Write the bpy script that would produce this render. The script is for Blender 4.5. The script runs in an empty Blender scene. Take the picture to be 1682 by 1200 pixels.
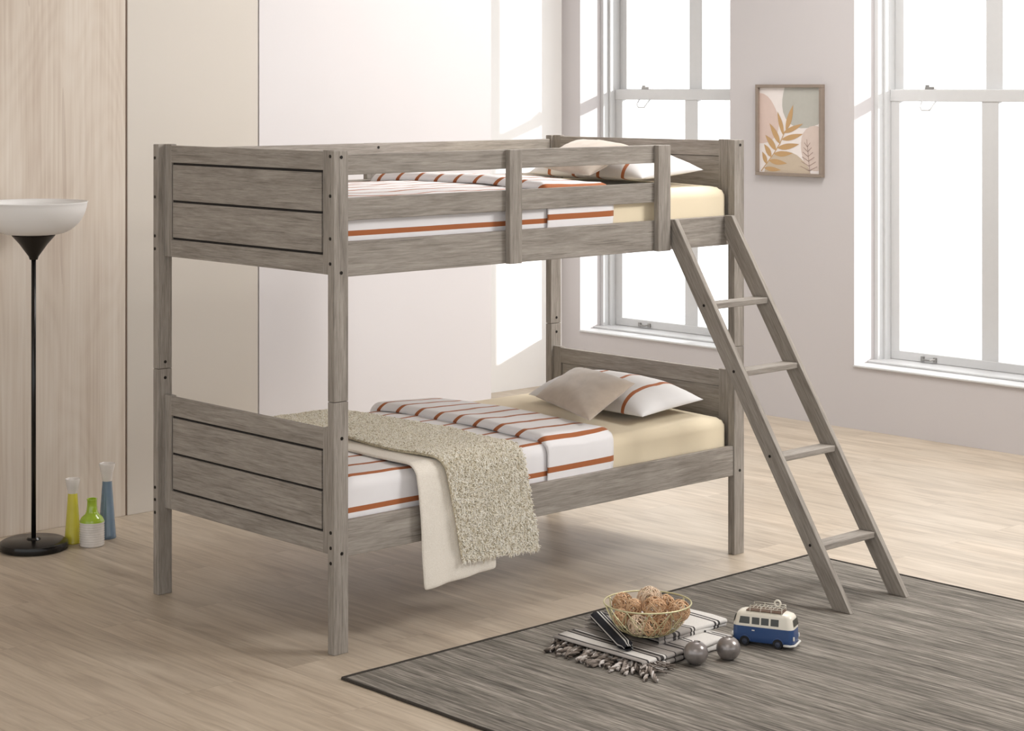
import bpy, bmesh, math, random
from mathutils import Vector, Matrix, noise
random.seed(7)
PI = math.pi
scene = bpy.context.scene
COL = scene.collection
D = bpy.data

# ------------------------------------------------------------------ helpers
def tag(o, label=None, cat=None, group=None, kind=None):
    if label: o['label'] = label
    if cat: o['category'] = cat
    if group: o['group'] = group
    if kind: o['kind'] = kind
    return o

def empty(name, loc=(0, 0, 0), label=None, cat=None, group=None):
    o = D.objects.new(name, None)
    o.empty_display_size = 0.05
    COL.objects.link(o)
    o.location = loc
    return tag(o, label, cat, group)

class MB:
    """collects shapes in world coordinates and links them as one mesh object"""
    def __init__(s):
        s.v = []; s.f = []; s.uv = []
    def add(s, vs, fs, uvs=None):
        b = len(s.v)
        s.v += [tuple(v) for v in vs]
        s.f += [tuple(b + i for i in f) for f in fs]
        s.uv += (uvs if uvs else [(0, 0)] * len(vs))
        return s
    def box(s, x0, x1, y0, y1, z0, z1):
        vs = [(x, y, z) for z in (z0, z1) for y in (y0, y1) for x in (x0, x1)]
        return s.add(vs, [(0, 2, 3, 1), (4, 5, 7, 6), (0, 1, 5, 4), (2, 6, 7, 3), (0, 4, 6, 2), (1, 3, 7, 5)])
    def prism(s, pts, axis, a, b):
        """pts: polygon in the other two axes (ordered), extruded a..b on axis"""
        n = len(pts)
        def P(p, t):
            return {'x': (t, p[0], p[1]), 'y': (p[0], t, p[1]), 'z': (p[0], p[1], t)}[axis]
        vs = [P(p, a) for p in pts] + [P(p, b) for p in pts]
        fs = [tuple(range(n))[::-1], tuple(range(n, 2 * n))] + [(i, (i + 1) % n, n + (i + 1) % n, n + i) for i in range(n)]
        return s.add(vs, fs)
    def lathe(s, prof, c=(0, 0, 0), n=48):
        vs = []; fs = []
        for r, z in prof:
            for k in range(n):
                a = 2 * PI * k / n
                vs.append((c[0] + r * math.cos(a), c[1] + r * math.sin(a), c[2] + z))
        for j in range(len(prof) - 1):
            for k in range(n):
                k2 = (k + 1) % n
                fs.append((j * n + k, j * n + k2, (j + 1) * n + k2, (j + 1) * n + k))
        return s.add(vs, fs)
    def tube(s, pts, r, n=6, closed=False, r2=None):
        pts = [Vector(p) for p in pts]
        m = len(pts); vs = []; fs = []
        t0 = (pts[1] - pts[0]).normalized()
        up = Vector((0, 0, 1)) if abs(t0.z) < .9 else Vector((1, 0, 0))
        nrm = t0.cross(up).normalized()
        for i, p in enumerate(pts):
            if closed: t = pts[(i + 1) % m] - pts[i - 1]
            else: t = pts[min(i + 1, m - 1)] - pts[max(i - 1, 0)]
            if t.length < 1e-9: t = t0
            t = t.normalized()
            nrm = (nrm - t * nrm.dot(t))
            if nrm.length < 1e-6: nrm = t.orthogonal()
            nrm = nrm.normalized(); bn = t.cross(nrm)
            rr = r if r2 is None else r + (r2 - r) * i / (m - 1)
            for k in range(n):
                a = 2 * PI * k / n
                vs.append(p + nrm * (rr * math.cos(a)) + bn * (rr * math.sin(a)))
        for i in range(m if closed else m - 1):
            j = (i + 1) % m
            for k in range(n):
                k2 = (k + 1) % n
                fs.append((i * n + k, i * n + k2, j * n + k2, j * n + k))
        if not closed:
            fs.append(tuple(range(n))[::-1]); fs.append(tuple((m - 1) * n + k for k in range(n)))
        return s.add(vs, fs)
    def build(s, name, mat, parent=None, origin=None, smooth=False, bevel=0, mods=None, label=None):
        org = Vector(origin) if origin is not None else (parent_world(parent) if parent else Vector((0, 0, 0)))
        me = D.meshes.new(name)
        me.from_pydata([tuple(Vector(v) - org) for v in s.v], [], s.f)
        uvl = me.uv_layers.new(name='UVMap')
        for l in me.loops: uvl.data[l.index].uv = s.uv[l.vertex_index]
        bm = bmesh.new(); bm.from_mesh(me)
        bmesh.ops.recalc_face_normals(bm, faces=bm.faces)
        bm.to_mesh(me); bm.free()
        me.materials.append(mat)
        if smooth:
            for p in me.polygons: p.use_smooth = True
        o = D.objects.new(name, me); COL.objects.link(o)
        if parent:
            o.parent = parent
            o.location = org - parent_world(parent)
        else:
            o.location = org
        if bevel:
            m = o.modifiers.new('bevel', 'BEVEL'); m.width = bevel; m.segments = 2; m.limit_method = 'ANGLE'
            m.harden_normals = False
        if smooth == 'auto' or (smooth and smooth != True):
            pass
        if label: o['label'] = label
        return o

_pw = {}
def parent_world(o):
    v = Vector((0, 0, 0))
    while o is not None:
        v += o.location; o = o.parent
    return v

def bx(name, mat, parent, x0, x1, y0, y1, z0, z1, bevel=.0025, label=None, origin=None):
    return MB().box(x0, x1, y0, y1, z0, z1).build(name, mat, parent, bevel=bevel, label=label, origin=origin)

def auto_smooth(o, ang=40):
    me = o.data
    for p in me.polygons: p.use_smooth = True
    bm = bmesh.new(); bm.from_mesh(me)
    for e in bm.edges:
        if len(e.link_faces) == 2 and e.calc_face_angle(0) > math.radians(ang): e.smooth = False
    bm.to_mesh(me); bm.free()
    return o

def copy_tree(o, parent=None, dz=0.0, label=None):
    c = o.copy(); COL.objects.link(c); c.parent = parent
    if parent is None:
        c.location = Vector(o.location) + Vector((0, 0, dz))
        if label: c['label'] = label
    for ch in list(o.children): copy_tree(ch, c)
    return c

# ------------------------------------------------------------------ materials
def srgb(r, g, b):
    f = lambda c: (c / 255 / 12.92) if c / 255 <= .04045 else ((c / 255 + .055) / 1.055) ** 2.4
    return (f(r), f(g), f(b), 1)

class NT:
    def __init__(s, name):
        s.m = D.materials.new(name); s.m.use_nodes = True
        s.n = s.m.node_tree.nodes; s.l = s.m.node_tree.links
        s.b = s.n['Principled BSDF']; s.out = s.n['Material Output']
    def new(s, t, **kw):
        n = s.n.new(t)
        for k, v in kw.items(): setattr(n, k, v)
        return n
    def link(s, a, b): s.l.new(a, b)
    def ramp(s, fac, stops):
        r = s.new('ShaderNodeValToRGB'); e = r.color_ramp.elements
        while len(e) < len(stops): e.new(.5)
        for i, (p, c) in enumerate(stops): e[i].position = p; e[i].color = c
        s.link(fac, r.inputs[0]); return r.outputs[0]
    def noise(s, vec, scale, detail=4, rough=.55, dist=0):
        n = s.new('ShaderNodeTexNoise'); n.inputs['Scale'].default_value = scale
        n.inputs['Detail'].default_value = detail; n.inputs['Roughness'].default_value = rough
        n.inputs['Distortion'].default_value = dist
        if vec is not None: s.link(vec, n.inputs['Vector'])
        return n.outputs['Fac']
    def coords(s, scale=(1, 1, 1), kind='Object', rnd=True, rot=(0, 0, 0)):
        tc = s.new('ShaderNodeTexCoord'); mp = s.new('ShaderNodeMapping')
        mp.inputs['Scale'].default_value = scale; mp.inputs['Rotation'].default_value = rot
        v = tc.outputs[kind]
        if rnd:
            oi = s.new('ShaderNodeObjectInfo'); mu = s.new('ShaderNodeVectorMath', operation='SCALE')
            cb = s.new('ShaderNodeCombineXYZ')
            for i in range(3): s.link(oi.outputs['Random'], cb.inputs[i])
            s.link(cb.outputs[0], mu.inputs[0]); mu.inputs['Scale'].default_value = 7.3
            ad = s.new('ShaderNodeVectorMath', operation='ADD'); s.link(v, ad.inputs[0]); s.link(mu.outputs[0], ad.inputs[1])
            v = ad.outputs[0]
        s.link(v, mp.inputs['Vector'])
        return mp.outputs[0]
    def math(s, op, a, b=None, c=None):
        n = s.new('ShaderNodeMath', operation=op)
        for i, x in enumerate((a, b, c)):
            if x is None: continue
            if isinstance(x, (int, float)): n.inputs[i].default_value = x
            else: s.link(x, n.inputs[i])
        return n.outputs[0]
    def mix(s, fac, a, b, mode='MIX'):
        n = s.new('ShaderNodeMix', data_type='RGBA', blend_type=mode)
        for sock, x in ((n.inputs[0], fac), (n.inputs[6], a), (n.inputs[7], b)):
            if isinstance(x, (int, float)): sock.default_value = x
            elif isinstance(x, tuple): sock.default_value = x
            else: s.link(x, sock)
        return n.outputs[2]
    def bump(s, h, strength=.3, dist=.002):
        b = s.new('ShaderNodeBump'); b.inputs['Strength'].default_value = strength; b.inputs['Distance'].default_value = dist
        s.link(h, b.inputs['Height']); s.link(b.outputs[0], s.b.inputs['Normal'])
    def color(s, c):
        if isinstance(c, tuple): s.b.inputs['Base Color'].default_value = c
        else: s.link(c, s.b.inputs['Base Color'])
    def set(s, rough=.5, metal=0, spec=.5, coat=0, trans=0, sheen=0):
        s.b.inputs['Roughness'].default_value = rough; s.b.inputs['Metallic'].default_value = metal
        s.b.inputs['Specular IOR Level'].default_value = spec; s.b.inputs['Coat Weight'].default_value = coat
        s.b.inputs['Transmission Weight'].default_value = trans; s.b.inputs['Sheen Weight'].default_value = sheen
        return s.m

def plain(name, c, rough=.5, metal=0, spec=.5, coat=0, noise_amt=.04, nscale=30):
    t = NT(name)
    f = t.noise(t.coords((1, 1, 1)), nscale, 3)
    d = tuple(x * (1 - noise_amt * 2) for x in c[:3]) + (1,)
    t.color(t.ramp(f, [(.3, d), (.7, c)]))
    return t.set(rough, metal, spec, coat)

def wood(name, axis, cl, cm, cd, k=1.0, rough=.62):
    t = NT(name)
    def sc(a, b):
        return {'x': (a, b, b), 'y': (b, a, b), 'z': (b, b, a)}[axis]
    big = t.noise(t.coords(sc(1.6 * k, 12 * k)), 1.6, 5, .6, 1.0)
    mid = t.noise(t.coords(sc(4 * k, 70 * k)), 1.5, 4, .65, .4)
    fine = t.noise(t.coords(sc(16 * k, 330 * k)), 1.0, 3, .7)
    s = t.math('ADD', t.math('MULTIPLY', big, .30), t.math('MULTIPLY', mid, .38))
    s = t.math('ADD', s, t.math('MULTIPLY', fine, .32))
    c = t.ramp(s, [(.34, cd), (.47, cm), (.62, cl)])
    dk = t.math('LESS_THAN', t.noise(t.coords(sc(3.0 * k, 150 * k)), 1.0, 2, .5, .3), .335)
    c = t.mix(t.math('MULTIPLY', dk, .38), c, tuple(x * .5 for x in cd[:3]) + (1,))
    t.color(c); t.bump(s, .35, .0015)
    return t.set(rough, 0, .35)

G1, G2, G3 = srgb(170, 163, 155), srgb(144, 137, 129), srgb(114, 107, 100)
WX = wood('weathered_oak_lengthwise', 'x', G1, G2, G3)
WY = wood('weathered_oak_crosswise', 'y', G1, G2, G3)
WZ = wood('weathered_oak_upright', 'z', G1, G2, G3)
DARK = plain('dark_groove', srgb(38, 33, 30), .8)
BOLT = plain('dark_bolt', srgb(40, 36, 33), .45, .6)

def wall_mat(name, c, rough=.75, spec=.25):
    t = NT(name)
    f = t.noise(t.coords((1, 1, 1), rnd=False), 1.2, 3)
    t.color(t.ramp(f, [(.3, tuple(x * .975 for x in c[:3]) + (1,)), (.7, c)]))
    t.bump(t.noise(t.coords((1, 1, 1), rnd=False), 180, 2), .05, .001)
    return t.set(rough, 0, spec)

# ------------------------------------------------------------------ camera
YAW = math.radians(46.8537)
cam = D.cameras.new('camera'); co = D.objects.new('camera', cam); COL.objects.link(co)
co.location = (-3.91585, -5.02820, 1.85622)
co.rotation_euler = (PI / 2, 0, YAW - PI / 2)
cam.sensor_width = 36; cam.lens = 68.2845; cam.sensor_fit = 'HORIZONTAL'
cam.shift_y = -(600 - 144.361) / 1682
cam.clip_start = .05; cam.clip_end = 200
scene.camera = co

# ------------------------------------------------------------------ the setting
def floor_mat():
    t = NT('pale_laminate_floor')
    tc = t.new('ShaderNodeTexCoord'); sp = t.new('ShaderNodeSeparateXYZ'); t.link(tc.outputs['Object'], sp.inputs[0])
    cb = t.new('ShaderNodeCombineXYZ'); t.link(sp.outputs[1], cb.inputs[0]); t.link(sp.outputs[0], cb.inputs[1])
    br = t.new('ShaderNodeTexBrick'); t.link(cb.outputs[0], br.inputs['Vector'])
    br.inputs['Scale'].default_value = 1; br.inputs['Brick Width'].default_value = 1.28; br.inputs['Row Height'].default_value = .195
    br.inputs['Mortar Size'].default_value = .0012; br.inputs['Mortar Smooth'].default_value = .3; br.inputs['Bias'].default_value = 0
    br.offset = .37
    br.inputs['Color1'].default_value = (0, 0, 0, 1); br.inputs['Color2'].default_value = (1, 1, 1, 1); br.inputs['Mortar'].default_value = (.5, .5, .5, 1)
    # grain, shifted plank by plank
    sh = t.new('ShaderNodeVectorMath', operation='SCALE'); t.link(br.outputs['Color'], sh.inputs[0]); sh.inputs['Scale'].default_value = 5
    ad = t.new('ShaderNodeVectorMath', operation='ADD'); t.link(tc.outputs['Object'], ad.inputs[0]); t.link(sh.outputs[0], ad.inputs[1])
    def mp(sc):
        m = t.new('ShaderNodeMapping'); m.inputs['Scale'].default_value = sc; t.link(ad.outputs[0], m.inputs['Vector']); return m.outputs[0]
    g1 = t.noise(mp((9, 1.3, 1)), 1.3, 5, .6, 1.0); g2 = t.noise(mp((60, 2.5, 1)), 1.0, 4, .6, .3)
    s = t.math('ADD', t.math('MULTIPLY', g1, .6), t.math('MULTIPLY', g2, .4))
    c = t.ramp(s, [(.33, srgb(160, 145, 128)), (.5, srgb(188, 174, 156)), (.66, srgb(204, 191, 174))])
    tint = t.ramp(br.outputs['Color'], [(0, (.93, .93, .93, 1)), (1, (1.03, 1.02, 1.01, 1))])
    c = t.mix(1.0, c, tint, 'MULTIPLY')
    c = t.mix(t.math('MULTIPLY', br.outputs['Fac'], .35), c, srgb(120, 100, 84))
    t.color(c); t.bump(s, .08, .001)
    return t.set(.42, 0, .4)

fl = MB().box(-7, 4.9, -13.5, 3.9, -.1, 0).build('floor', floor_mat()); tag(fl, kind='structure')

def panel_wood_mat():
    t = NT('pale_wood_wall_panel')
    v = t.coords((1, 1, 1), rnd=False)
    def mp(sc, loc=(0, 0, 0)):
        m = t.new('ShaderNodeMapping'); m.inputs['Scale'].default_value = sc; m.inputs['Location'].default_value = loc
        t.link(v, m.inputs['Vector']); return m.outputs[0]
    big = t.noise(mp((2.6, 1, .35), (3.1, 0, 1.7)), 1.6, 4, .5, 1.0)
    # cathedral figure: rings of a stretched noise field
    fld = t.noise(mp((2.2, 1, .42), (7.7, 0, 2.3)), 1.0, 2, .4)
    ring = t.math('FRACT', t.math('MULTIPLY', fld, 34))
    ring = t.math('ABSOLUTE', t.math('SUBTRACT', ring, .5))
    fine = t.noise(mp((90, 1, 1.6)), 1.0, 4, .6)
    s = t.math('ADD', t.math('MULTIPLY', big, .50), t.math('MULTIPLY', ring, .09))
    s = t.math('ADD', s, t.math('MULTIPLY', fine, .4))
    c = t.ramp(s, [(.26, srgb(188, 171, 156)), (.46, srgb(210, 198, 185)), (.68, srgb(224, 216, 206))])
    kn = t.math('GREATER_THAN', t.noise(mp((24, 1, 1.1), (1, 0, 5)), 1.0, 1, .4, .4), .73)
    c = t.mix(t.math('MULTIPLY', kn, .25), c, srgb(150, 125, 108))
    t.color(c); t.bump(s, .08, .001)
    return t.set(.6, 0, .3)

ZC = 3.7
YP = 2.27
wl = MB().box(-4.5, 2.775, YP + .02, YP + .13, 0, ZC).build('wall_left', wall_mat('partition_core', srgb(225, 218, 214)))
tag(wl, kind='structure')
wpm = wall_mat('beige_panel', srgb(208, 201, 192), .5, .4)
p1 = bx('wood_panel', panel_wood_mat(), wl, -4.5, .6255, YP, YP + .02, 0, ZC, .002)
MB().box(.6255, .636, YP + .008, YP + .02, 0, ZC).build('panel_joint', plain('joint_brown', srgb(140, 118, 104), .6), wl)
bx('beige_panel', wpm, wl, .636, 1.3275, YP, YP + .02, 0, ZC, .0015)
MB().box(1.3275, 1.3345, YP + .010, YP + .02, 0, ZC).build('panel_joint', plain('joint_grey', srgb(120, 112, 106), .6), wl)
bx('white_panel', wall_mat('white_panel', srgb(220, 216, 217), .55, .35), wl, 1.3345, 2.78, YP, YP + .13, 0, ZC, .002)

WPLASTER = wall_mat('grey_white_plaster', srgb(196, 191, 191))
wf = MB().box(2.0, 5.1, 3.685, 3.85, 0, ZC).build('wall_back', wall_mat('white_plaster', srgb(240, 238, 236))); tag(wf, kind='structure')

# window wall: slight turn about the corner so that the floor line falls where the photo has it
XW, XO = 4.68, 5.06
YW = [(3.521, 2.300), (1.417, .196)]
ZS, ZT = .350, 3.35
wr = MB()
ys = [3.70, 3.521, 2.300, 1.417, .196, -13.5]
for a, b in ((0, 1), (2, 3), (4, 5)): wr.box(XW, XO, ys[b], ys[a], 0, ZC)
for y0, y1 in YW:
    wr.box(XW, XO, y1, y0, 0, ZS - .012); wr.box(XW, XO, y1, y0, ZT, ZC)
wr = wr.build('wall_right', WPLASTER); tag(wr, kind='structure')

FRAME = plain('painted_window_white', srgb(204, 204, 204), .4, noise_amt=.01)
METAL = plain('window_hardware_metal', srgb(150, 148, 145), .35, .7)
def pane_mat():
    t = NT('window_glass')
    tr = t.new('ShaderNodeBsdfTransparent'); gl = t.new('ShaderNodeBsdfGlossy'); gl.inputs['Roughness'].default_value = .02
    mx = t.new('ShaderNodeMixShader'); fr = t.new('ShaderNodeFresnel'); fr.inputs[0].default_value = 1.3
    ge = t.new('ShaderNodeNewGeometry'); t.link(t.math('MULTIPLY', fr.outputs[0], t.math('SUBTRACT', 1.0, ge.outputs['Backfacing'])), mx.inputs[0]); t.link(tr.outputs[0], mx.inputs[1]); t.link(gl.outputs[0], mx.inputs[2])
    t.link(mx.outputs[0], t.out.inputs[0]); return t.m
PANE = pane_mat()
for n, (yl, yr) in enumerate(YW):
    w = empty('window_%d' % (n + 1), (XW, (yl + yr) / 2, ZS)); tag(w, kind='structure')
    # outer frame with stepped casing
    m = MB()
    for y0, y1 in ((yl - .028, yl), (yr, yr + .028)): m.box(4.86, 5.05, y0, y1, ZS, ZT)
    m.box(4.86, 5.05, yr, yl, ZT - .03, ZT)
    for y0, y1 in ((yl - .045, yl - .028), (yr + .028, yr + .045)): m.box(4.905, 5.05, y0, y1, ZS, ZT)
    m.build('window_frame', FRAME, w, bevel=.003)
    ym = yl - .681
    s = MB()   # upper sash
    s.box(4.99, 5.02, yl - .105, yl - .045, 1.80, ZT - .03); s.box(4.99, 5.02, yr + .045, yr + .105, 1.80, ZT - .03)
    s.box(4.9915, 5.0185, ym - .052, ym + .052, 1.81, ZT - .04)
    s.box(4.989, 5.021, yr + .046, yl - .046, 1.801, 1.85); s.box(4.989, 5.021, yr + .046, yl - .046, ZT - .09, ZT - .031)
    us = s.build('upper_sash', FRAME, w, bevel=.004)
    MB().box(5.003, 5.007, yr + .10, yl - .10, 1.845, ZT - .085).build('pane', PANE, us)
    s = MB()   # lower sash, nearer the room
    s.box(4.95, 4.988, yl - .105, yl - .045, ZS + .013, 1.847); s.box(4.95, 4.988, yr + .045, yr + .105, ZS + .013, 1.847)
    s.box(4.9515, 4.9865, ym - .052, ym + .052, ZS + .02, 1.80)
    s.box(4.945, 4.989, yr + .045, yl - .045, 1.782, 1.848); s.box(4.949, 4.989, yr + .046, yl - .046, ZS + .0125, ZS + .062)
    ls = s.build('lower_sash', FRAME, w, bevel=.004)
    MB().box(4.968, 4.972, yr + .10, yl - .10, ZS + .06, 1.785).build('pane', PANE, ls)
    yc = yl - .30
    MB().box(4.95, 4.975, yc - .03, yc + .03, 1.848, 1.862).box(4.955, 4.97, yc + .005, yc + .03, 1.86, 1.872).build('sash_lock', METAL, w, bevel=.002)
    MB().tube([(4.947, yc + .045, 1.785), (4.92, yc + .04, 1.755), (4.915, yc + .025, 1.735), (4.915, yc - .025, 1.735), (4.92, yc - .04, 1.755), (4.947, yc - .045, 1.785)], .0045).build('sash_pull', FRAME, w, smooth=True)
    MB().box(4.94, 4.95, yc + .03, yc + .05, ZS + .02, ZS + .045).box(4.94, 4.95, yc - .05, yc - .03, ZS + .02, ZS + .045).tube([(4.945, yc + .04, ZS + .035), (4.925, yc + .02, ZS + .03), (4.925, yc - .02, ZS + .03), (4.945, yc - .04, ZS + .035)], .005).build('sash_lift', METAL, w)
    # stepped sill
    m = MB().box(4.668, 5.05, yr - .02, yl + .0, ZS - .012, ZS).box(4.80, 5.05, yr, yl, ZS, ZS + .012)
    m.build('window_sill', FRAME, w, bevel=.004)

ce = MB().box(-7, 5.1, -13.5, 3.9, ZC, ZC + .1).build('ceiling', wall_mat('white_ceiling', srgb(232, 228, 225))); tag(ce, kind='structure')
# ------------------------------------------------------------------ bunk bed
L, W, PW, PT = 2.0683, 1.0762, .0597, .0336
H = 1.65
bed = empty('bunk_bed', (L / 2, W / 2, 0), 'weathered grey oak twin over twin bunk bed with panelled ends', 'bunk bed')
ZJ = .827
def bolt(parent, p, axis):
    c = Vector(p); d = {'x': Vector((1, 0, 0)), 'y': Vector((0, 1, 0))}[axis]
    MB().tube([c - d * .0015, c + d * .004], .0058, 12).build('bolt', BOLT, parent)
posts = {}
for nm, x0, y0 in (('A', 0, 0), ('B', 0, W - PT), ('C', L - PW, 0), ('D', L - PW, W - PT)):
    lo = bx('post', WZ, bed, x0, x0 + PW, y0, y0 + PT, 0, ZJ - .0008, .0022)
    hi = bx('post', WZ, bed, x0, x0 + PW, y0, y0 + PT, ZJ + .0008, H, .0022)
    posts[nm] = (lo, hi)
for z in (1.632, 1.502, 1.362, 1.28): bolt(posts['A'][1], (0, .020, z), 'x')
for z in (.40, .35, .30): bolt(posts['A'][0], (0, .017, z), 'x')
for z in (1.60, 1.457, 1.314, 1.267): bolt(posts['B'][1], (0, W - .012, z), 'x')
for z in (.393, .348, .301): bolt(posts['B'][0], (0, W - .013, z), 'x')
for z in (1.629, 1.25): bolt(posts['A'][1], (.030, 0, z), 'y')
for z in (.707, .33): bolt(posts['A'][0], (.032, 0, z), 'y')
bolt(posts['B'][1], (.030, W - PT, .852), 'y'); bolt(posts['B'][0], (.030, W - PT, .794), 'y')
bolt(posts['C'][1], (2.044, 0, 1.629), 'y'); bolt(posts['C'][0], (2.041, 0, .333), 'y'); bolt(posts['C'][0], (2.0, 0, .70), 'y')
bolt(posts['D'][1], (2.041, W - PT, .852), 'y'); bolt(posts['D'][0], (2.041, W - PT, .79), 'y')

def end_board(name, head, zt, zg1, zm, zg0, zb):
    ya, yb = PT, W - PT
    if head: x0, x1 = 2.022, 2.044
    else: x0, x1 = .027, .049
    fr = MB()
    fr.box(x0, x1, ya, yb, zg1, zt - .004); fr.box(x0, x1, ya, yb, zb, zg0)
    fr = fr.build(name, WY, bed, bevel=.002)
    for y0, y1 in ((ya, .094), (.997, yb)):
        bx('stile', WZ, fr, x0 - .0006, x1 + .0006, y0, y1, zb - .0005, zt + .001, .002)
    g = .0085 if not head else .002
    if head: bx0, bx1 = x0 + .008, x1 - .001
    else: bx0, bx1 = x0 + .0005, x1 - .004
    y0, y1 = .094 + g, .997 - g
    bx('panel_board', WY, fr, bx0, bx1, y0, y1, zm + g / 2, zg1 - g, .001)
    bx('panel_board', WY, fr, bx0, bx1, y0, y1, zg0 + g, zm - g / 2, .001)
    MB().box(bx0 + .008, bx1 + .001, .090, 1.0, zg0 - .003, zg1 + .003).build('groove', DARK, fr)
    return fr
end_board('footboard', False, 1.650, 1.584, 1.443, 1.303, 1.240)
end_board('footboard', False, .732, .661, .523, .386, .318)
end_board('headboard', True, 1.650, 1.584, 1.443, 1.303, 1.240)
end_board('headboard', True, .730, .661, .523, .386, .318)

YF0, YF1 = .005, .028
YB0, YB1 = W - .028, W - .005
for z0, z1 in ((.315, .433), (1.235, 1.350)):
    bx('side_rail', WX, bed, PW, L - PW, YF0, YF1, z0, z1)
    bx('side_rail', WX, bed, PW, L - PW, YB0, YB1, z0, z1)
    for k in range(9):
        bx('slat', WY, bed, .12 + k * .225, .19 + k * .225, YF1, YB0, z0 + .024, z0 + .042, .001)
for z0, z1 in ((1.570, 1.638), (1.420, 1.494)):
    bx('guard_board', WX, bed, PW, 1.600, YF0, YF1, z0, z1)
    bx('guard_board', WX, bed, PW, L - PW, YB0, YB1, z0 - .006, z1 - .004)
for x0, x1 in ((.769, .829), (1.543, 1.612)):
    bx('guard_upright', WZ, bed, x0, x1, -.0195, YF0, 1.234, 1.638)
up = bx('guard_upright', WZ, bed, 1.000, 1.078, YB1, YB1 + .022, 1.236, 1.634)
bolt(up, (1.042, YB0, 1.617), 'y')

# ladder
lad = empty('ladder', (1.80, -.82, .006), 'grey wooden four rung ladder leaning from rug to upper bunk', 'ladder')
prof = [(-.862, .0065), (-.783, .0065), (.003, 1.275), (.003, 1.353), (-.033, 1.353)]
LZ = {}
for nm, x0 in (('l', 1.620), ('r', 1.951)):
    # built upright in its own frame, so that the grain follows the slope
    a = math.atan2(.786, 1.2685)
    R = Matrix.Rotation(-a, 3, 'X')      # takes world slope to vertical
    org = Vector((x0, -.82, .0065))
    R = Matrix.Rotation(a, 3, 'X')
    m = MB(); m.prism(prof, 'x', x0, x0 + .0225)
    m.v = [tuple(R @ (Vector(v) - org) + org) for v in m.v]
    st = m.build('stringer', WZ, lad, origin=org, bevel=.002)
    st.rotation_euler = (-a, 0, 0)
    LZ[nm] = st
for z, yb_, zb_ in ((1.045, -.176, 1.04), (.808, -.323, .807), (.516, -.494, .516), (.222, -.679, .223)):
    yf = -.033 - .614 * (1.353 - z)
    bx('rung', WX, lad, 1.6425, 1.951, yf + .004, yf + .072, z - .022, z, .003)
    MB().tube([(1.6185, yb_ - .004, zb_ - .004), (1.622, yb_ - .004, zb_ - .004)], .0055, 12).build('bolt', BOLT, lad)

# ------------------------------------------------------------------ bedding
def fabric(name, c, c2=None, scale=700, bump=.15, sheen=.2, rough=.9, low=5):
    t = NT(name)
    v = t.coords((1, 1, 1))
    f = t.noise(v, low, 3)
    c2 = c2 or tuple(x * .93 for x in c[:3]) + (1,)
    t.color(t.ramp(f, [(.3, c2), (.7, c)]))
    t.bump(t.noise(v, scale, 2), bump, .001)
    return t.set(rough, 0, .2, sheen=sheen)

def stripe_mat(name, period, width, phase, axis=1, base=srgb(240, 238, 240), col=srgb(178, 108, 68)):
    t = NT(name)
    uv = t.new('ShaderNodeUVMap'); sp = t.new('ShaderNodeSeparateXYZ'); t.link(uv.outputs[0], sp.inputs[0])
    s = t.math('DIVIDE', t.math('SUBTRACT', sp.outputs[axis], phase - period / 2), period)
    s = t.math('ABSOLUTE', t.math('SUBTRACT', t.math('FRACT', s), .5))
    k = t.math('LESS_THAN', s, width / period / 2)
    v = t.coords((1, 1, 1))
    weave = t.noise(v, 600, 2)
    bcol = t.ramp(t.noise(v, 6, 3), [(.3, tuple(x * .95 for x in base[:3]) + (1,)), (.7, base)])
    c2 = t.mix(t.math('MULTIPLY', weave, .5), col, tuple(x * .7 for x in col[:3]) + (1,))
    t.color(t.mix(k, bcol, c2)); t.bump(weave, .12, .001)
    return t.set(.85, 0, .2, sheen=.1)

SHEET = fabric('cream_fitted_sheet', srgb(238, 224, 196), low=3)
STRIPE = stripe_mat('white_cotton_rust_stripes', .1155, .0175, .057)
STRIPEC = stripe_mat('white_cotton_rust_stripes_cuff', .1155, .0210, .070)

def rrect_profile(ya, yb, z0, zt, r, crown, n=9, step=.03):
    """from bottom at front side, over the top, to bottom at back side; returns (y,z,arc)"""
    pts = [(ya, z0), (ya, z0 + (zt - r - z0) * .5), (ya, zt - r)]
    for i in range(1, n): a = PI - (PI / 2) * i / n; pts.append((ya + r + r * math.cos(a), zt - r + r * math.sin(a)))
    y = ya + r; m = max(4, int((yb - ya - 2 * r) / step))
    for i in range(m + 1):
        t = i / m; pts.append((ya + r + (yb - ya - 2 * r) * t, zt + crown * math.sin(PI * t)))
    for i in range(1, n): a = PI / 2 - (PI / 2) * i / n; pts.append((yb - r + r * math.cos(a), zt - r + r * math.sin(a)))
    pts += [(yb, zt - r), (yb, z0)]
    out = []; s = 0
    for i, p in enumerate(pts):
        if i: s += math.hypot(p[0] - pts[i - 1][0], p[1] - pts[i - 1][1])
        out.append((p[0], p[1], s))
    return out

def loft(m, xs, prof_at, uv_off=0, wob=None):
    """xs list of x; prof_at(i) -> list of (y,z,arc)"""
    base = []; vs = []; uvs = []; fs = []
    P = [prof_at(i) for i in range(len(xs))]
    n = len(P[0])
    for i, x in enumerate(xs):
        for (y, z, s) in P[i]:
            v = Vector((x, y, z))
            if wob: v = wob(v, s)
            vs.append(v); uvs.append((x, s))
    for i in range(len(xs) - 1):
        for j in range(n - 1):
            fs.append((i * n + j, i * n + j + 1, (i + 1) * n + j + 1, (i + 1) * n + j))
    m.add(vs, fs, uvs)
    return n

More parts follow.
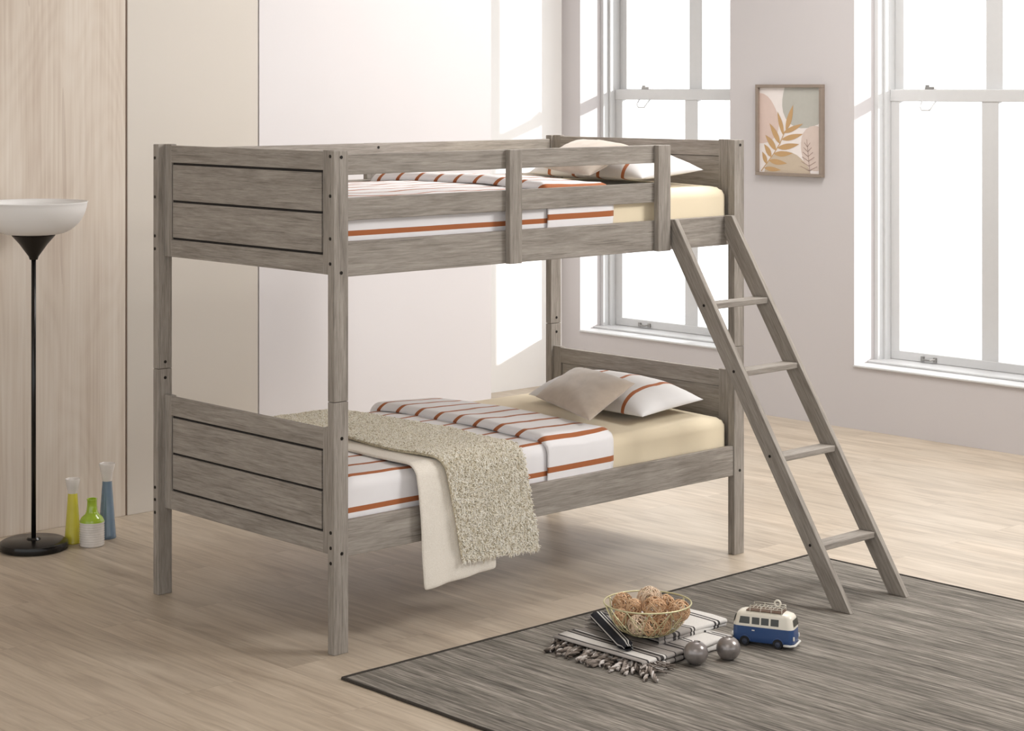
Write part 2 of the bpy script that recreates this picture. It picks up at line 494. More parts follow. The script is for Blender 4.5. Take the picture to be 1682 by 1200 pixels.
def make_mattress():
    m = MB()
    xs = []
    x0, x1, r = .064, 2.006, .05
    P0 = rrect_profile(.036, W - .036, .36, .548, .045, .010)
    # rounded ends: shrink the top over the last few centimetres
    prof = []
    for t in [0, .25, .5, .75, 1]:
        a = t * PI / 2
        xs.append(x0 + r * (1 - math.cos(a)) ); prof.append(math.sin(a))
    k = 24
    for i in range(1, k): xs.append(x0 + r + (x1 - x0 - 2 * r) * i / k); prof.append(1)
    for t in [1, .75, .5, .25, 0]:
        a = t * PI / 2
        xs.append(x1 - r * (1 - math.cos(a))); prof.append(math.sin(a))
    def pa(i):
        q = prof[i]; out = []
        for y, z, s in P0:
            zz = min(z, .548 - r + r * q + (z - .548 + .0 if z > .548 else 0) * q) if z > .548 - r else z
            inn = (1 - q) * .03
            yy = .5381 + (y - .5381) * (1 - inn)
            out.append((yy, zz, s))
        return out
    n = loft(m, xs, pa)
    # close ends and bottom
    b = len(m.v); K = len(xs)
    m.f.append(tuple(range(n))); m.f.append(tuple(range((K - 1) * n, K * n))[::-1])
    m.f.append(tuple([i * n for i in range(K)] + [i * n + n - 1 for i in range(K - 1, -1, -1)]))
    return m.build('mattress', SHEET, None, origin=(1.035, W / 2, .36), smooth=True)
mat1 = make_mattress(); tag(mat1, 'cream sheeted mattress lying on the lower bunk', 'mattress', )

def nz(x, y, z, s): return noise.noise(Vector((x * s, y * s, z * s)))

def make_duvet():
    d = empty('duvet', (.7, W / 2, .40))
    m = MB()
    P0 = rrect_profile(.0335, W - .0335, .40, .562, .045, .012)
    xs = [.062 + i * (1.05 - .062) / 50 for i in range(51)]
    def wob(v, s):
        top = max(0, min(1, (v.z - .50) / .05))
        dz = (.006 * nz(v.x, v.y, 0, 3.5) + .003 * nz(v.x, v.y, 5, 11)) * top
        dy = (.0035 * nz(v.x, 3, v.z, 6)) * (1 - top)
        edge = max(0, 1 - (v.x - .062) / .05)
        return Vector((v.x, v.y + (dy if v.y > .5 else min(dy, .0015)), v.z + dz + .004 * top - edge * edge * .03 * top))
    loft(m, xs, lambda i: P0, wob=wob)
    o = m.build('cover', STRIPE, d, smooth=True)
    # folded-back cuff, thick, with a rolled foot-side edge
    c = MB()
    xs = []; off = []
    x0, x1 = .992, 1.338
    R_ = .019
    for k in range(9):
        a = PI * k / 8  # roll: from under side to top side
        pass
    for k in range(7):
        a = -PI * .25 + (PI * .75) * k / 6
        xs.append(x0 + R_ - R_ * math.cos(a)); off.append(R_ * (1 + math.sin(a)))
    for k in range(1, 15): xs.append(x0 + R_ + (x1 - x0 - R_) * k / 15); off.append(2 * R_ - .018 * (k / 15) ** 1.5 )
    xs += [x1, x1 + .001]; off += [.014, -.001]
    def pa(i):
        o_ = off[i]
        P = rrect_profile(.0335 - min(o_, .03) * .22, W - .0335 + o_ * .2, .40, .562 + o_, .05, .012)
        tot = .057
        return [(y - (.010 * min(1, o_ / .02) * min(1, max(0, (z - .436) / .02)) if y < .1 and z < .56 else 0), z, s) for y, z, s in P]
    def wob2(v, s):
        top = max(0, min(1, (v.z - .50) / .05))
        dz = (.006 * nz(v.x, v.y, 9, 4) + .002 * nz(v.x, v.y, 5, 13)) * top
        dx = .006 * nz(1, v.y, v.z, 3.5)
        return Vector((v.x + dx, v.y, v.z + dz))
    loft(c, xs, pa, wob=wob2)
    c.build('folded_cuff', STRIPEC, d, smooth=True)
    return d
duv1 = make_duvet(); tag(duv1, 'white duvet with rust stripes folded back on the lower bunk, partly under two throws', 'duvet')

def pillow_mb(P, T, n=26, m=26, flat=.45, seed=0, wr=.004, upn=None, pinch=.035, power=4):
    P = [Vector(p) for p in P]
    N = (P[1] - P[0]).cross(P[3] - P[0]).normalized()
    if N.z < 0: N = -N
    if upn: N = Vector(upn).normalized()
    la = (P[1] - P[0]).length; lb = (P[3] - P[0]).length
    M = MB()
    for side in (1, -1):
        vs = []; fs = []; uvs = []
        for i in range(n + 1):
            u = -math.cos(PI * i / n)
            for j in range(m + 1):
                v = -math.cos(PI * j / m)
                # pinch: mid-edges pulled in
                uu = u * (1 - pinch * (1 - v * v)); vv = v * (1 - pinch * (1 - u * u))
                a, b = (uu + 1) / 2, (vv + 1) / 2
                p = P[0] * (1 - a) * (1 - b) + P[1] * a * (1 - b) + P[2] * a * b + P[3] * (1 - a) * b
                h = max(0, (1 - abs(u) ** power) * (1 - abs(v) ** power)) ** .55
                h *= (1 - .18 * (u * u + v * v))
                w = 0
                if side == 1:
                    w = wr * noise.noise(Vector((u * 3 + seed, v * 3, seed))) + wr * .5 * noise.noise(Vector((u * 7, v * 7 + seed, 3)))
                    er = max(abs(u), abs(v)) ** 6
                    w += er * .0035 * math.sin(22 * (u if abs(v) > abs(u) else v) + seed)
                    h_ = T * (1 - flat) * h
                else: h_ = -T * flat * h
                vs.append(p + N * (h_ + w * h)); uvs.append((a * la, b * lb))
        for i in range(n):
            for j in range(m):
                q = (i * (m + 1) + j, i * (m + 1) + j + 1, (i + 1) * (m + 1) + j + 1, (i + 1) * (m + 1) + j)
                fs.append(q if side == 1 else q[::-1])
        M.add(vs, fs, uvs)
    return M
def weld(o, d=.0004):
    bm = bmesh.new(); bm.from_mesh(o.data)
    bmesh.ops.remove_doubles(bm, verts=bm.verts, dist=d)
    bmesh.ops.recalc_face_normals(bm, faces=bm.faces)
    bm.to_mesh(o.data); bm.free(); return o

PILM = stripe_mat('striped_pillowcase', .150, .019, .12, axis=0, base=srgb(228, 226, 226))
# u along y (0-1), v along x
pil = pillow_mb([(1.565, .085, .590), (1.625, .785, .590), (1.985, .86, .605), (1.95, .11, .612)], .118, flat=.20, seed=2)
pil1 = weld(pil.build('pillow', PILM, None, origin=(1.75, .45, .57), smooth=True))
tag(pil1, 'white pillow with rust stripes against the lower bunk headboard', 'pillow')
def velvet():
    t = NT('taupe_velvet')
    v = t.coords((1, 1, 1))
    t.color(t.ramp(t.noise(v, 9, 4, .6, .5), [(.3, srgb(176, 160, 144)), (.7, srgb(196, 181, 166))]))
    t.bump(t.noise(v, 500, 2), .1, .001)
    return t.set(.8, 0, .2, sheen=.6)
cu = pillow_mb([(1.265, .075, .612), (1.425, .535, .632), (1.715, .59, .712), (1.60, .155, .708)], .085, flat=.40, seed=5, pinch=.05)
cu1 = weld(cu.build('cushion', velvet(), None, origin=(1.5, .33, .6), smooth=True))
tag(cu1, 'taupe velvet cushion leaning on the striped pillow of the lower bunk', 'cushion')

DZ = .917
copy_tree(mat1, dz=DZ, label='cream sheeted mattress lying on the upper bunk')
copy_tree(duv1, dz=DZ, label='white duvet with rust stripes on the upper bunk behind the guard boards')
copy_tree(pil1, dz=DZ, label='white pillow with rust stripes against the upper bunk headboard')
copy_tree(cu1, dz=DZ, label='taupe velvet cushion on the upper bunk behind the guard boards')

# throws: a strip that crosses the bed and hangs down in front
def strip_path(ytop_end, zt, yfront, zbot, r=.045, n=8):
    """(y,z,s) from far end on the bed, over the front edge, down"""
    pts = []
    y = ytop_end
    k = 22
    for i in range(k + 1): pts.append((ytop_end + (yfront + r - ytop_end) * i / k, zt))
    for i in range(1, n + 1):
        a = PI / 2 + PI / 2 * i / n; pts.append((yfront + r + r * math.cos(a), zt - r + r * math.sin(a)))
    k = 14
    for i in range(1, k + 1): pts.append((yfront, zt - r + (zbot - zt + r) * i / k))
    out = []; s = 0
    for i, p in enumerate(pts):
        if i: s += math.hypot(p[0] - pts[i - 1][0], p[1] - pts[i - 1][1])
        out.append((p[0], p[1], s))
    return out

def lerp_tab(tab, t):
    for (a, va), (b, vb) in zip(tab, tab[1:]):
        if t <= b: return va + (vb - va) * (t - a) / (b - a)
    return tab[-1][1]

def throw_points(path, left, right, nx, lift, wave=0.0, seed=0, zbot_skew=0):
    S = path[-1][2]; P = []
    for (y, z, s) in path:
        row = []
        t = s / S
        xl, xr = lerp_tab(left, t), lerp_tab(right, t)
        hang = max(0, min(1, (.50 - z) / .1))
        for i in range(nx + 1):
            f = i / nx; x = xl + (xr - xl) * f
            bul = lift
            yy = y; zz = z
            if z > .5: zz += bul + .004 * nz(x, y, seed, 7)
            wv = wave * hang * (math.sin(f * 7 + seed) * .6 + nz(x, z, seed, 6))
            yy -= bul * (1 if z < .5 else 0) + abs(wv) * 1.0
            if hang > .9: zz += zbot_skew * (f - .5) * (1 - (z - path[-1][1]) / .25 if z - path[-1][1] < .25 else 0)
            row.append(Vector((x, yy, zz)))
        P.append(row)
    return P

def grid_mesh(P, mat, name, thick, subd=1, edge_round=True):
    m = MB(); nx = len(P[0]); vs = [v for r in P for v in r]
    fs = [(i * nx + j, i * nx + j + 1, (i + 1) * nx + j + 1, (i + 1) * nx + j) for i in range(len(P) - 1) for j in range(nx - 1)]
    m.add(vs, fs)
    o = m.build(name, mat, None, origin=P[len(P) // 2][nx // 2] * 1.0, smooth=True)
    so = o.modifiers.new('solid', 'SOLIDIFY'); so.thickness = thick; so.offset = 0
    if subd: sb = o.modifiers.new('sub', 'SUBSURF'); sb.levels = subd; sb.render_levels = subd
    return o

pathc = strip_path(1.0, .572, -.010, .163, r=.05)
def knit():
    t = NT('cream_knit')
    v = t.coords((1, 1, 1))
    w = t.new('ShaderNodeTexWave', wave_type='BANDS', bands_direction='X'); w.inputs['Scale'].default_value = 60; w.inputs['Distortion'].default_value = 1.5
    t.link(v, w.inputs['Vector'])
    c = t.ramp(t.noise(v, 300, 3), [(.3, srgb(226, 218, 206)), (.7, srgb(242, 236, 226))])
    t.color(c); t.bump(w.outputs['Fac'], .3, .0015)
    return t.set(.95, 0, .1, sheen=.3)
PC = throw_points(pathc, [(0, .34), (.70, .342), (1, .365)], [(0, .66), (.7, .66), (1, .70)], 18, .006, wave=.012, seed=1, zbot_skew=.02)
thr1 = grid_mesh(PC, knit(), 'throw_blanket', .010)
tag(thr1, 'thin smooth cream throw hanging over the lower rail, under the shaggy one', 'throw blanket')
# hem of the cream throw: a second layer at the bottom
paths = strip_path(1.02, .586, -.032, .222, r=.055)
PS = throw_points(paths, [(0, .50), (.55, .43), (.72, .445), (1, .525)], [(0, .80), (.45, .84), (.66, .80), (.75, .815), (1, .885)], 26, .004, wave=.006, seed=4, zbot_skew=-.015)
def shag_mat(base):
    t = NT('shaggy_fleece' + ('_base' if base else '_pile'))
    v = t.coords((1, 1, 1))
    if base: t.color(t.ramp(t.noise(v, 120, 3), [(.35, srgb(180, 168, 142)), (.65, srgb(222, 212, 188))]))
    else:
        g = t.new('ShaderNodeNewGeometry')
        t.color(t.ramp(g.outputs['Random Per Island'], [(0, srgb(170, 155, 124)), (.25, srgb(232, 224, 204)), (1, srgb(254, 251, 243))]))
    return t.set(.95, 0, .1, sheen=.2)
thr2 = grid_mesh(PS, shag_mat(True), 'throw_blanket', .012)
tag(thr2, 'shaggy oatmeal beige throw draped across the lower bunk and down over its rail', 'throw blanket')
tf = MB(); rng = random.Random(3)
nr, nc = len(PS), len(PS[0])
cell = []
for i in range(nr - 1):
    for j in range(nc - 1):
        a, b, c, d = PS[i][j], PS[i][j + 1], PS[i + 1][j + 1], PS[i + 1][j]
        ar = ((c - a).cross(b - d)).length / 2
        nm = (c - a).cross(b - d).normalized()
        if nm.z < 0 and abs(nm.z) > abs(nm.y) or (abs(nm.y) >= abs(nm.z) and nm.y > 0): nm = -nm
        cnt = ar * 95000; k = int(cnt) + (rng.random() < cnt % 1)
        for q in range(k):
            u, w_ = rng.random(), rng.random()
            p = a.lerp(b, u).lerp(d.lerp(c, u), w_) + nm * .005
            ang = rng.random() * 2 * PI
            t1 = nm.orthogonal().normalized(); t2 = nm.cross(t1)
            dr = t1 * math.cos(ang) + t2 * math.sin(ang) + Vector((0, 0, -.4))
            ln = .005 + .006 * rng.random()
            p1 = p + nm * ln * .75 + dr * ln * .35
            p2 = p + nm * ln * .70 + dr * ln * 1.15
            cell.append((p, p1, p2))
for p, p1, p2 in cell: tf.tube([p, p1, p2], .0015, 3, r2=.0009)
# pile along both side edges and the hem
pile = tf.build('pile', shag_mat(False), thr2); pile['kind'] = 'stuff'

# ------------------------------------------------------------------ rug
def rug_mat():
    t = NT('grey_woven_rug')
    v = t.coords((1, 1, 1), rnd=False)
    def mp(sc):
        m = t.new('ShaderNodeMapping'); m.inputs['Scale'].default_value = sc; t.link(v, m.inputs['Vector']); return m.outputs[0]
    a = t.noise(mp((80, 2.6, 1)), 1, 4, .65, .2); b = t.noise(mp((260, 9, 1)), 1, 3, .7); c_ = t.noise(mp((9, .9, 1)), 1, 3)
    s = t.math('ADD', t.math('MULTIPLY', a, .42), t.math('MULTIPLY', b, .38)); s = t.math('ADD', s, t.math('MULTIPLY', c_, .2))
    c = t.ramp(s, [(.38, srgb(72, 69, 65)), (.5, srgb(122, 117, 110)), (.62, srgb(172, 165, 156))])
    t.color(c); t.bump(s, .8, .004)
    return t.set(.95, 0, .1)
rug = empty('rug', (1.04, -1.6, 0), 'charcoal grey flat woven rug lying under the ladder', 'rug')
RX0, RX1, RY0, RY1 = -.135, 2.215, -3.0, -.215
bx('rug_field', rug_mat(), rug, RX0 + .006, RX1 - .006, RY0 + .006, RY1 - .006, 0, .006, .001)
m = MB()
def edge_pts(a, b, n=160):
    a, b = Vector(a), Vector(b); pts = []
    for i in range(n + 1):
        p = a.lerp(b, i / n); w = .0025 * noise.noise(p * 9)
        q = Vector((-(b - a).y, (b - a).x, 0)).normalized(); pts.append(p + q * w)
    return pts
for a, b in (((RX0, RY1, .004), (RX1, RY1, .004)), ((RX1, RY1, .004), (RX1, RY0, .004)), ((RX0, RY0, .004), (RX0, RY1, .004)), ((RX1, RY0, .004), (RX0, RY0, .004))):
    m.tube(edge_pts(a, b), .0055, 6)
m.build('binding', plain('dark_binding', srgb(62, 56, 50), .9, nscale=200, noise_amt=.2), rug, smooth=True)

# ------------------------------------------------------------------ floor lamp
LX, LY = .03, 2.0
lamp = empty('floor_lamp', (LX, LY, 0), 'black torchiere floor lamp with white bowl shade by the wood wall', 'floor lamp')
BLK = NT('gloss_black_metal'); BLK.color(srgb(26, 24, 23)); BLK = BLK.set(.22, .3, .5)
BLKM = NT('satin_black_metal'); BLKM.color(srgb(32, 28, 25)); BLKM = BLKM.set(.38, .4, .5)
auto_smooth(MB().lathe([(0, 0), (.128, 0), (.136, .006), (.138, .018), (.134, .030), (.122, .037), (.03, .041), (.024, .048), (.0, .049)], (LX, LY, 0), 64).build('base', BLK, lamp))
MB().tube([(LX + .0, LY, .045), (LX, LY, 1.18)], .0095, 16).build('pole', BLK, lamp, smooth=True)
auto_smooth(MB().lathe([(0, 1.165), (.016, 1.165), (.020, 1.178), (.036, 1.200), (.056, 1.228), (.086, 1.262), (.084, 1.266), (0, 1.266)], (LX, LY, 0), 48).build('cone', BLKM, lamp))
SH = NT('white_acrylic'); SH.color(srgb(246, 245, 244)); SH.set(.55, 0, .3)
SH.b.inputs['Subsurface Weight'].default_value = .0
tl = SH.new('ShaderNodeBsdfTranslucent'); tl.inputs[0].default_value = srgb(240, 236, 232)
mx = SH.new('ShaderNodeMixShader'); mx.inputs[0].default_value = .15
SH.link(SH.b.outputs[0], mx.inputs[1]); SH.link(tl.outputs[0], mx.inputs[2]); SH.link(mx.outputs[0], SH.out.inputs[0])
pr = [(0, 1.2665)]; 
outer = []
for i in range(15):
    a = i / 14 * PI / 2 * .93
    outer.append((.085 + .128 * math.sin(a) if i else .05, 1.267 + .142 * (1 - math.cos(a))))
inner = [(r - .004, z + .004) for r, z in outer][::-1]
MB().lathe([(0, 1.2665)] + outer + [(.2155, outer[-1][1] + .004), (.211, outer[-1][1] + .005)] + inner[1:] + [(0, 1.272)], (LX, LY, 0), 64).build('bowl_shade', SH.m, lamp, smooth=True)

# ------------------------------------------------------------------ vases
def gloss(name, c, rough=.12, c2=None):
    t = NT(name); v = t.coords((1, 1, 1))
    t.color(t.ramp(t.noise(v, 18, 2), [(.3, c2 or tuple(x * .9 for x in c[:3]) + (1,)), (.7, c)]))
    return t.set(rough, 0, .5, coat=.5)
WCER = gloss('white_ceramic', srgb(226, 220, 214))
def vase_tall(name, c, p, body, neck, mat, label, group=None):
    v = empty(name, p, label, 'vase', group)
    auto_smooth(MB().lathe(body, p).build('body', mat, v)); auto_smooth(MB().lathe(neck, p).build('neck', WCER, v)); return v
vase_tall('vase', None, (.199, 1.985, 0), [(0, 0), (.031, 0), (.034, .004), (.033, .012), (.019, .205), (0, .205)], [(.019, .200), (.0195, .210), (.023, .225), (.030, .258), (.029, .262), (.026, .258), (.015, .215), (0, .212)],
          gloss('yellow_glaze', srgb(208, 198, 70)), 'slim yellow flared vase with white neck nearest the lamp base')
vase_tall('vase', None, (.350, 1.968, 0), [(0, 0), (.036, 0), (.038, .004), (.036, .014), (.0195, .235), (0, .235)], [(.019, .232), (.0205, .242), (.025, .268), (.033, .303), (.032, .307), (.029, .303), (.016, .245), (0, .242)],
          gloss('slate_blue_glaze', srgb(104, 126, 146)), 'tallest slim vase, slate blue with white flared neck')
gp = (.232, 1.890, 0)
gv = empty('vase', gp, 'short bottle vase with green neck and ribbed white body', 'vase')
pr = [(0, 0), (.046, 0), (.050, .004)]
for i in range(9): z = .008 + i * .0095; pr += [(.0505, z), (.0488, z + .0045), (.0505, z + .009)]
pr += [(.050, .098), (0, .100)]
auto_smooth(MB().lathe(pr, gp).build('body', WCER, gv), 60)
auto_smooth(MB().lathe([(0, .096), (.0495, .0965), (.049, .102), (.042, .116), (.028, .128), (.0225, .140), (.0195, .165), (.0195, .184), (.0215, .187), (.0205, .191), (.016, .190), (.014, .170), (0, .165)], gp).build('neck', gloss('green_glaze', srgb(158, 186, 52)), gv), 50)

# ------------------------------------------------------------------ picture
pic = empty('picture', (XW, 1.852, 1.617), 'framed leaf print in beige tones hanging between the windows', 'picture')
PFM = plain('taupe_frame', srgb(138, 124, 112), .5)
y0, y1, z0, z1 = 1.616, 2.087, 1.362, 1.876
fw = .018
for q in ((y0, y1, z1 - fw, z1), (y0, y1, z0, z0 + fw), (y0, y0 + fw, z0 + fw, z1 - fw), (y1 - fw, y1, z0 + fw, z1 - fw)):
    pass
m = MB(); 
for q in ((y0, y1, z1 - fw, z1), (y0, y1, z0, z0 + fw), (y0, y0 + fw, z0 + fw, z1 - fw), (y1 - fw, y1, z0 + fw, z1 - fw)): m.box(XW - .032, XW, *q)
m.build('frame', PFM, pic, bevel=.002)
XA = XW - .014
MB().box(XA, XW - .001, y0 + fw, y1 - fw, z0 + fw, z1 - fw).build('print', plain('print_paper', srgb(226, 218, 214), .6, noise_amt=.01), pic)
PWD, PHT = y1 - y0 - 2 * fw, z1 - z0 - 2 * fw
def pp(u, v, d=0): return (XA - .0004 - d, (y1 - fw) - u * PWD, (z1 - fw) - v * PHT)   # u left-right, v top-down 0..1
def flat_poly(m, pts, d):
    m.add([pp(u, v, d) for u, v in pts], [tuple(range(len(pts)))])
def blob(cu_, cv, ru, rv, n=28, ph=0, amp=.06):
    return [(min(1, max(0, cu_ + ru * (1 + amp * math.sin(3 * t + ph)) * math.cos(t))), min(1, max(0, cv + rv * (1 + amp * math.sin(3 * t + ph)) * math.sin(t)))) for t in [2 * PI * i / n for i in range(n)]]
pk = lambda nme, c: plain(nme, c, .6, noise_amt=.02)
m = MB(); flat_poly(m, blob(.0, .38, .32, .30), 0); m.build('shape', pk('print_pink', srgb(208, 186, 176)), pic)
m = MB(); flat_poly(m, blob(.78, .14, .42, .34, ph=1), .0002); m.build('shape', pk('print_sage', srgb(176, 174, 166)), pic)
m = MB(); flat_poly(m, blob(.95, .70, .28, .26, ph=2), .0004); m.build('shape', pk('print_rose', srgb(205, 188, 178)), pic)
m = MB(); flat_poly(m, blob(.45, 1.0, .38, .24, ph=.5), .0006); m.build('shape', pk('print_tan', srgb(190, 174, 154)), pic)
lf = MB()
stem = [(.42, .52), (.34, .66), (.24, .78), (.12, .90), (.03, .99)]
for a, b in zip(stem, stem[1:]):
    dx, dy = b[0] - a[0], b[1] - a[1]; l = math.hypot(dx, dy); nx_, ny_ = -dy / l * .006, dx / l * .006
    flat_poly(lf, [(a[0] - nx_, a[1] - ny_), (a[0] + nx_, a[1] + ny_), (b[0] + nx_, b[1] + ny_), (b[0] - nx_, b[1] - ny_)], .0012)
def leaf(bu, bv, tu, tv, w):
    dx, dy = tu - bu, tv - bv; l = math.hypot(dx, dy); nx_, ny_ = -dy / l, dx / l
    A = [(bu + dx * t + nx_ * w * math.sin(PI * t ** .8), bv + dy * t + ny_ * w * math.sin(PI * t ** .8)) for t in [i / 10 for i in range(11)]]
    B = [(bu + dx * t - nx_ * w * math.sin(PI * t ** .8) * .8, bv + dy * t - ny_ * w * math.sin(PI * t ** .8) * .8) for t in [i / 10 for i in range(9, 0, -1)]]
    flat_poly(lf, [(max(0, min(1, a)), max(0, min(1, b))) for a, b in A + B], .0014)
for q in [(.40, .56, .30, .28, .035), (.44, .50, .56, .20, .045), (.40, .53, .72, .42, .032), (.37, .61, .72, .54, .036), (.34, .66, .17, .42, .042), (.30, .71, .66, .66, .038), (.28, .74, .10, .56, .042),
          (.24, .78, .55, .77, .036), (.20, .82, .08, .67, .04), (.16, .86, .46, .89, .036), (.12, .90, .05, .76, .036), (.08, .95, .36, .97, .03)]: leaf(*q)
lf.build('leaf_motif', pk('print_ochre', srgb(186, 150, 104)), pic)
sp_ = MB()
def seg(a, b, w):
    dx, dy = b[0] - a[0], b[1] - a[1]; l = math.hypot(dx, dy); nx_, ny_ = -dy / l * w, dx / l * w
    flat_poly(sp_, [(a[0] - nx_, a[1] - ny_), (a[0] + nx_, a[1] + ny_), (b[0] + nx_, b[1] + ny_), (b[0] - nx_, b[1] - ny_)], .0016)
seg((.78, .60), (.83, .99), .004)
for i in range(6):
    v = .66 + i * .055; l = .05 + i * .018
    seg((.79 + i * .006, v + .03), (.79 + i * .006 - l, v - .02), .004); seg((.79 + i * .006, v + .03), (.79 + i * .006 + l * .9, v - .02), .004)
sp_.build('sprig_motif', pk('print_brown', srgb(160, 138, 128)), pic)

# ------------------------------------------------------------------ things on the rug
RZ = .0065
# folded striped throw with fringe
def scarf_mat():
    t = NT('black_white_striped_weave')
    uv = t.new('ShaderNodeUVMap'); sp = t.new('ShaderNodeSeparateXYZ'); t.link(uv.outputs[0], sp.inputs[0])
    u = sp.outputs[0]
    # irregular bands along u
    cr = t.new('ShaderNodeValToRGB'); cr.color_ramp.interpolation = 'CONSTANT'
    w, g, k = srgb(226, 223, 219), srgb(164, 159, 155), srgb(50, 49, 52)
    stops = [(0, g), (.05, k), (.07, w), (.15, k), (.17, g), (.19, k), (.22, w), (.24, k), (.25, g), (.33, k), (.34, g), (.42, k), (.45, g), (.47, k), (.49, g), (.60, k), (.615, w), (.63, k), (.645, w), (.86, k), (.88, w), (.90, k), (.92, w)]
    e = cr.color_ramp.elements
    while len(e) < len(stops): e.new(.5)
    for i, (p, c) in enumerate(stops): e[i].position = p; e[i].color = c
    t.link(u, cr.inputs[0])
    v = t.coords((1, 1, 1)); nn = t.noise(v, 260, 3)
    t.color(t.mix(t.math('MULTIPLY', nn, .35), cr.outputs[0], srgb(120, 112, 106))); t.bump(nn, .4, .001)
    return t.set(.95, 0, .1)
SCM = scarf_mat()
sc = empty('folded_throw', (.83, -.62, RZ), 'black and white striped throw with twisted fringe, folded under the wire bowl', 'throw blanket')
def folded_layer(m, xa, xb, yfront, yback, z0, r, folds, nx=26, seed=0, skew=0, u0=0, u1=1):
    """cloth folded back and forth: section in (y,z)"""
    sec = []
    z = z0 + r * .5
    for k in range(folds):
        zc = z0 + r * (2 * k + 1)
        # bottom run back->front, round the front, top run front->back
        sec.append((yback, zc - r * .9)); 
        for i in range(6): sec.append((yback + (yfront + r - yback) * (i + 1) / 6, zc - r * .9))
        for i in range(1, 8):
            a = -PI / 2 - PI * i / 8; sec.append((yfront + r + r * math.cos(a), zc + r * .9 * math.sin(a)))
        for i in range(7): sec.append((yfront + r + (yback - yfront - r) * i / 6, zc + r * .9))
    vs = []; fs = []; uvs = []; n = len(sec)
    for i in range(nx + 1):
        f = i / nx; x = xa + (xb - xa) * f
        for j, (y, z) in enumerate(sec):
            d = .006 * nz(x * 1.0, j // 21 * .7, seed, 9); dz = max(-.001, .005 * nz(x, y, seed + 3, 8)) * (1 if z > z0 + r else .1)
            vs.append((x + .3 * skew * (y - yfront), y + d + skew * (f - .5), z + dz)); uvs.append((u0 + (u1 - u0) * f, y))
    for i in range(nx):
        for j in range(n - 1): fs.append((i * n + j, i * n + j + 1, (i + 1) * n + j + 1, (i + 1) * n + j))
    m.add(vs, fs, uvs)
m = MB(); folded_layer(m, .585, 1.025, -.828, -.42, RZ + .0008, .0085, 2, seed=1, u0=.0, u1=.95)
o = m.build('lower_fold', SCM, sc, smooth=True); so = o.modifiers.new('s', 'SOLIDIFY'); so.thickness = .0025
m = MB(); folded_layer(m, .765, 1.100, -.735, -.395, RZ + .033, .0062, 2, seed=6, u0=.28, u1=1.0, skew=.0)
o = m.build('upper_fold', SCM, sc, smooth=True); so = o.modifiers.new('s', 'SOLIDIFY'); so.thickness = .0025
# dark striped flap lying over the folds on the bowl's left
def flap_mat():
    t = NT('black_flap_stripes'); uv = t.new('ShaderNodeUVMap'); sp = t.new('ShaderNodeSeparateXYZ'); t.link(uv.outputs[0], sp.inputs[0])
    cr = t.new('ShaderNodeValToRGB'); cr.color_ramp.interpolation = 'CONSTANT'; e = cr.color_ramp.elements
    w, k = srgb(200, 198, 194), srgb(44, 44, 48)
    stops = [(0, k), (.20, w), (.225, k), (.25, w), (.275, k), (.42, w), (.45, k), (.49, w), (.52, k), (.70, w), (.74, k)]
    while len(e) < len(stops): e.new(.5)
    for i, (p, c) in enumerate(stops): e[i].position = p; e[i].color = c
    t.link(sp.outputs[0], cr.inputs[0]); t.color(cr.outputs[0]); t.bump(t.noise(t.coords(), 300, 2), .3, .001)
    return t.set(.95, 0, .1)
m = MB(); vs = []; fs = []; uvs = []
A0, A1 = Vector((.776, -.438, 0)), Vector((.636, -.720, 0))
ax_ = (A1 - A0).normalized(); sd = Vector((-ax_.y, ax_.x, 0))
if sd.x < 0: sd = -sd
NXF, NYF = 24, 20
for i in range(NYF + 1):
    t_ = i / NYF
    c = A0.lerp(A1, t_)
    for j in range(NXF + 1):
        a = -PI * .5 + 2 * PI * j / NXF
        cap_ = 1 if .04 < t_ < .95 else .6
        p = c + sd * (.027 * cap_ * math.cos(a)) + Vector((0, 0, RZ + .074 - .028 * t_ + .015 * cap_ * math.sin(a)))
        vs.append(p); uvs.append((j / NXF, t_))
for i in range(NYF):
    for j in range(NXF): k = i * (NXF + 1) + j; fs.append((k, k + 1, k + NXF + 2, k + NXF + 1))
m.add(vs, fs, uvs)
o = m.build('dark_flap', flap_mat(), sc, smooth=True, label='black folded flap with thin white stripes'); so = o.modifiers.new('s', 'SOLIDIFY'); so.thickness = .003
# white flap on the right
m = MB(); vs = []; fs = []; uvs = []
q = [Vector((.90, -.66, 0)), Vector((1.012, -.765, 0)), Vector((1.165, -.50, 0)), Vector((1.03, -.42, 0))]
for i in range(15):
    for j in range(15):
        a, b = i / 14, j / 14
        p = (q[0] * (1 - a) * (1 - b) + q[1] * a * (1 - b) + q[2] * a * b + q[3] * (1 - a) * b)
        p.z = RZ + .041 + .024 * (1 - a) ** .7 + .004 * nz(p.x, p.y, 3, 12) - .012 * a
        vs.append(p); uvs.append((.62 + .38 * a, b))
for i in range(14):
    for j in range(14): k = i * 15 + j; fs.append((k, k + 1, k + 16, k + 15))
m.add(vs, fs, uvs)
o = m.build('white_flap', SCM, sc, smooth=True, label='white corner flap with black lines'); so = o.modifiers.new('s', 'SOLIDIFY'); so.thickness = .012; so.offset = -1
